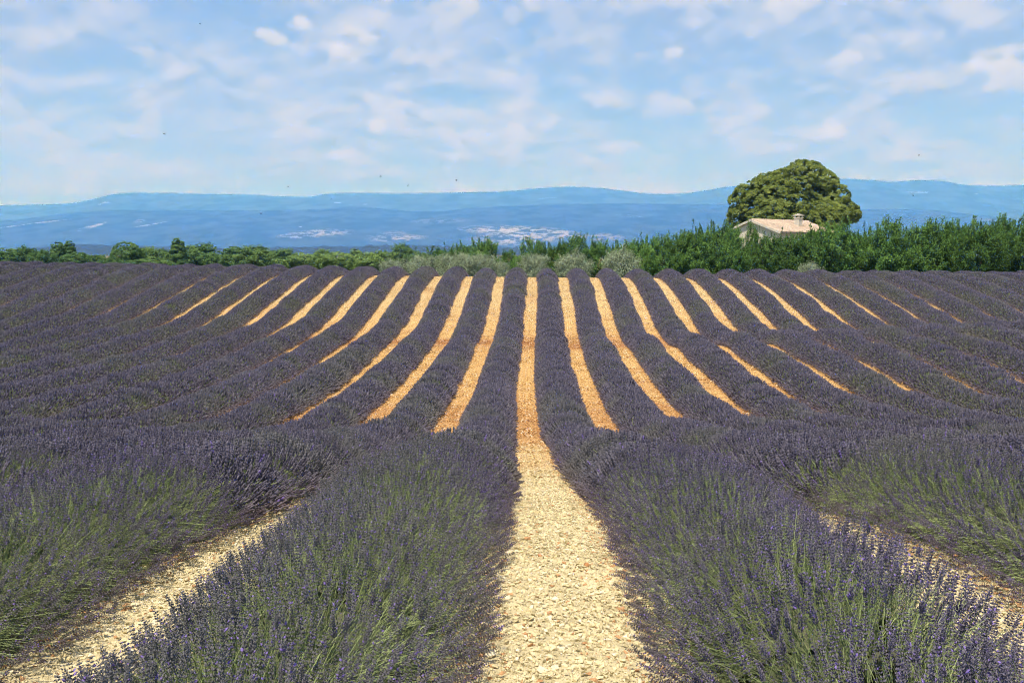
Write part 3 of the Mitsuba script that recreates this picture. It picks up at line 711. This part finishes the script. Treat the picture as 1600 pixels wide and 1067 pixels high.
def ridge(prof, D, front, back, nxn, nyn, seed, base, rough):
    px = np.linspace(prof[0][0], prof[-1][0], nxn)
    pr = PchipInterpolator(*np.array(prof, float).T)(px)
    yy = np.concatenate([np.linspace(D - front, D, nyn), np.linspace(D, D + back, nyn // 3)[1:]])
    Px, Yy = np.meshgrid(px, yy)
    Xx = (Px - CX) / F * D
    crest = EYE + (HOR - np.interp(Px, px, pr)) / F * D
    s = np.where(Yy <= D, (Yy - (D - front)) / front, 1 - .5 * (Yy - D) / back)
    s = np.clip(s, 0, 1)
    n_ = meshkit.fbm(np.stack([Xx / 1500, Yy / 1500, Xx * 0 + seed], -1), 3, seed) - .5
    n2 = 1 - np.abs(2 * meshkit.fbm(np.stack([Xx / 700, Yy / 3000, Xx * 0 + seed + 5], -1), 3, seed + 3) - 1)
    prof_s = np.where(Yy <= D, s ** 0.8 * (1.12 - .12 * s), s)
    zz = base + (crest - base) * prof_s + (n_ * 1.0 + (n2 - .75) * .9) * rough * (crest - base) * np.sin(PI * np.clip(s, 0, 1)) ** .7 * (Yy <= D)
    zz += 3.0 * (meshkit.noise(np.stack([Xx / 38, Yy / 60, Xx * 0], -1), 2) - .5) * s
    ny_ = len(yy); i, j = np.meshgrid(np.arange(nxn - 1), np.arange(ny_ - 1))
    return np.stack([Xx, Yy, zz], -1).reshape(-1, 3), np.stack([j * nxn + i, j * nxn + i + 1, (j + 1) * nxn + i + 1, (j + 1) * nxn + i], -1).reshape(-1, 4)


DN, DF = 10500.0, 15000.0
# bare rock, fields and a village on the near ridge: (column, row, half width, half height, tilt, strength)
BARE = [(565, 371, 44, 7, -.04, .8), (545, 374, 28, 4, 0, .8), (650, 373, 30, 7, -.1, .35), (800, 367, 76, 8, .03, 1.0), (810, 376, 66, 12, -.05, .9), (860, 372, 30, 8, .1, .8), (665, 377, 40, 5, -.05, .7), (96, 356, 15, 4, .55, .9), (170, 357, 32, 2.6, -.28, .8), (140, 366, 20, 3, -.25, .5),
        (258, 360, 9, 7, .5, .8), (322, 357, 12, 3, -.4, .8), (294, 352, 14, 3, .2, .5), (16, 381, 14, 6, .2, .8), (68, 376, 6, 3, 0, .9), (250, 342, 1.6, 1.8, 0, 1.), (530, 362, 2, 2.5, 0, 1.), (905, 376, 30, 6, 0, .6), (1105, 352, 12, 2, 0, .5), (960, 345, 20, 3, .1, .3), (700, 352, 50, 5, 0, .25), (1460, 348, 30, 5, 0, .3)]


BARE = [((bx - CX) / F * DN, EYE + (HOR - by) / F * DN, rx / F * DN, ry / F * DN, -tl, s_) for bx, by, rx, ry, tl, s_ in BARE]      # now metres: place along the hill, height


def near_color(p, n, uv):
    wood = mix((0.022, 0.034, 0.022), (0.042, 0.052, 0.032), smoothstep(.3, .7, fbm(p.x / 140, p.z / 60, p.y / 300, 4)))
    bare = mi.Float(0)
    t1 = fbm(p.x / 45, p.z / 14, p.y / 90, 4)
    for bx, bz_, rx, rz, tl, s_ in BARE:
        dx = (p.x - bx) / rx; dz = (p.z - bz_ - tl * (p.x - bx)) / rz
        bare = dr.maximum(bare, s_ * smoothstep(1.3, .2, dx * dx + dz * dz + 2.6 * (t1 - .5)))
    return mix(wood, (0.50, 0.45, 0.38), bare * smoothstep(.44, .64, t1) * .72)


mat('near_hill', near_color)
mat('far_hill', lambda p, n, uv: mix(mix((0.03, 0.042, 0.028), (0.05, 0.06, 0.04), smoothstep(.3, .7, fbm(p.x / 300, p.z / 120, p.y / 500, 3))), (0.5, 0.47, 0.42), smoothstep(.76, .82, fbm(p.x / 420 + 3, p.z / 60, p.y / 700, 3)) * .3))
scene['hills'] = mikit.ply(ridge(NEAR_, DN, 3200, 2500, 620, 90, 3, -60, .10), 'near_hill', smooth=True); tag('hills', 'nearer wooded ridge with bare pale patches', kind='structure')
scene['mountains'] = mikit.ply(ridge(FARR, DF, 3600, 4000, 520, 60, 11, -80, .06), 'far_hill', smooth=True); tag('mountains', 'long blue mountain ridge on the skyline', kind='structure')
# a low wooded rise between the field trees and the hills
gx_ = np.linspace(-3600, 2600, 900); DW = 3000.0
prof = np.interp(gx_ / DW * F + CX, [-1000, -100, 40, 90, 130, 200, 300, 420, 480, 560, 650, 760, 900, 1300, 2100], [393, 392, 391, 386, 384, 386.5, 389, 389, 387.5, 386, 384.5, 387, 389, 390, 392])
yy = np.linspace(-1, 1, 14)
tops = 9 * (meshkit.fbm(np.stack([gx_ / 26, gx_ * 0, gx_ * 0], -1), 3, 21) - .5)
wz = np.array([[(EYE + (HOR - prof[i_]) / F * DW + 14 + tops[i_]) * (1 - abs(y) ** 1.5) - 14 + 5 * float((i_ * 37 + int(y * 10) * 11) % 7) / 7 * (abs(y) > .05) for i_ in range(len(gx_))] for y in yy])
Xw, Yw = np.meshgrid(gx_, DW + yy * 320)
mat('wood_cover', lambda p, n, uv: mix((0.020, 0.036, 0.022), (0.055, 0.068, 0.040), fbm(p.x / 14, p.y / 20, p.z / 6)))
i, j = np.meshgrid(np.arange(len(gx_) - 1), np.arange(13))
n9 = len(gx_)
scene['low_hill'] = mikit.ply((np.stack([Xw, Yw, wz], -1).reshape(-1, 3), np.stack([j * n9 + i, j * n9 + i + 1, (j + 1) * n9 + i + 1, (j + 1) * n9 + i], -1).reshape(-1, 4)), 'wood_cover', smooth=True)
tag('low_hill', 'low wooded rise beyond the distant tree line', kind='structure')

# ------------------------------------------------------------------ insects over the field
mat('insect_body', lambda p, n, uv: mi.Color3f(0.03, 0.027, 0.025))
mat('insect_wing', lambda p, n, uv: mi.Color3f(0.16, 0.15, 0.15))
BUGS = [(313, 38, 'top left'), (257, 210, 'left, in the clouds'), (595, 276, 'just above the skyline left of centre'), (713, 282, 'above the skyline near the centre'), (638, 290, 'tiny, between two others above the skyline'), (518, 311, 'against the far ridge'),
        (408, 334, 'darkest, against the nearer hill crest'), (1436, 243, 'in the sky right of the great tree'), (1427, 306, 'against the ridge right of the great tree'), (450, 292, 'pale, above the left ridge')]
gb = R(12)
for n_, (px, py, where) in enumerate(BUGS):
    d = 8.5 if n_ in (4, 5, 9, 0) else 5.8
    o = np.array([0, 0, EYE]) + ray(px, py) * d
    ax = unit(np.array([math.cos(gb.uniform(-.5, .5)), gb.uniform(-.5, .5), gb.uniform(-.4, .4)])); ay = unit(np.cross([0, 0, 1.0], ax)); az = np.cross(ax, ay)
    key = numbered('insect')
    v = trimesh.creation.icosphere(subdivisions=2).vertices; f = trimesh.creation.icosphere(subdivisions=2).faces
    b = MB()
    for c, r_ in (((-.0038, 0, 0), (.0042, .0021, .0021)), ((.0012, 0, .0003), (.0026, .0022, .0022)), ((.0046, 0, 0), (.0016, .0015, .0015))):
        q_ = v * r_ + c
        b.add(q_[:, :1] * ax + q_[:, 1:2] * ay + q_[:, 2:] * az + o, f)
    scene[key + '__body'] = b.ply('insect_body', smooth=True)
    for s_ in (-1, 1):
        wv = np.array([[.002, s_ * .0015, .0018], [.0045, s_ * .006, .004], [.001, s_ * .0090, .0050], [-.003, s_ * .008, .0045], [-.0015, s_ * .003, .0022]])
        wv = wv[:, :1] * ax + wv[:, 1:2] * ay + wv[:, 2:] * az + o
        wm = MB(); wm.add(np.vstack([wv, wv + az * .00012]), [[0, 1, 2], [0, 2, 3], [0, 3, 4], [5, 7, 6], [5, 8, 7], [5, 9, 8]])
        scene[numbered(key + '__wing')] = wm.ply('insect_wing')
    tag(key, f'small dark flying insect {where}', 'insect', 'insects flying over the field')

# ------------------------------------------------------------------ the air
scene['clear_boundary'] = {'type': 'null'}
ylo, yhi, xw, zlo, zhi = -500.0, 19000.0, 24000.0, -140.0, 1250.0
scene['haze'] = {'type': 'cube', 'to_world': T().translate([0, (ylo + yhi) / 2, (zlo + zhi) / 2]).scale([xw, (yhi - ylo) / 2, (zhi - zlo) / 2]),
                 'bsdf': ref('clear_boundary'), 'interior': ref('haze_air')}
tag('haze', 'pale blue air that fades the hills', kind='stuff')
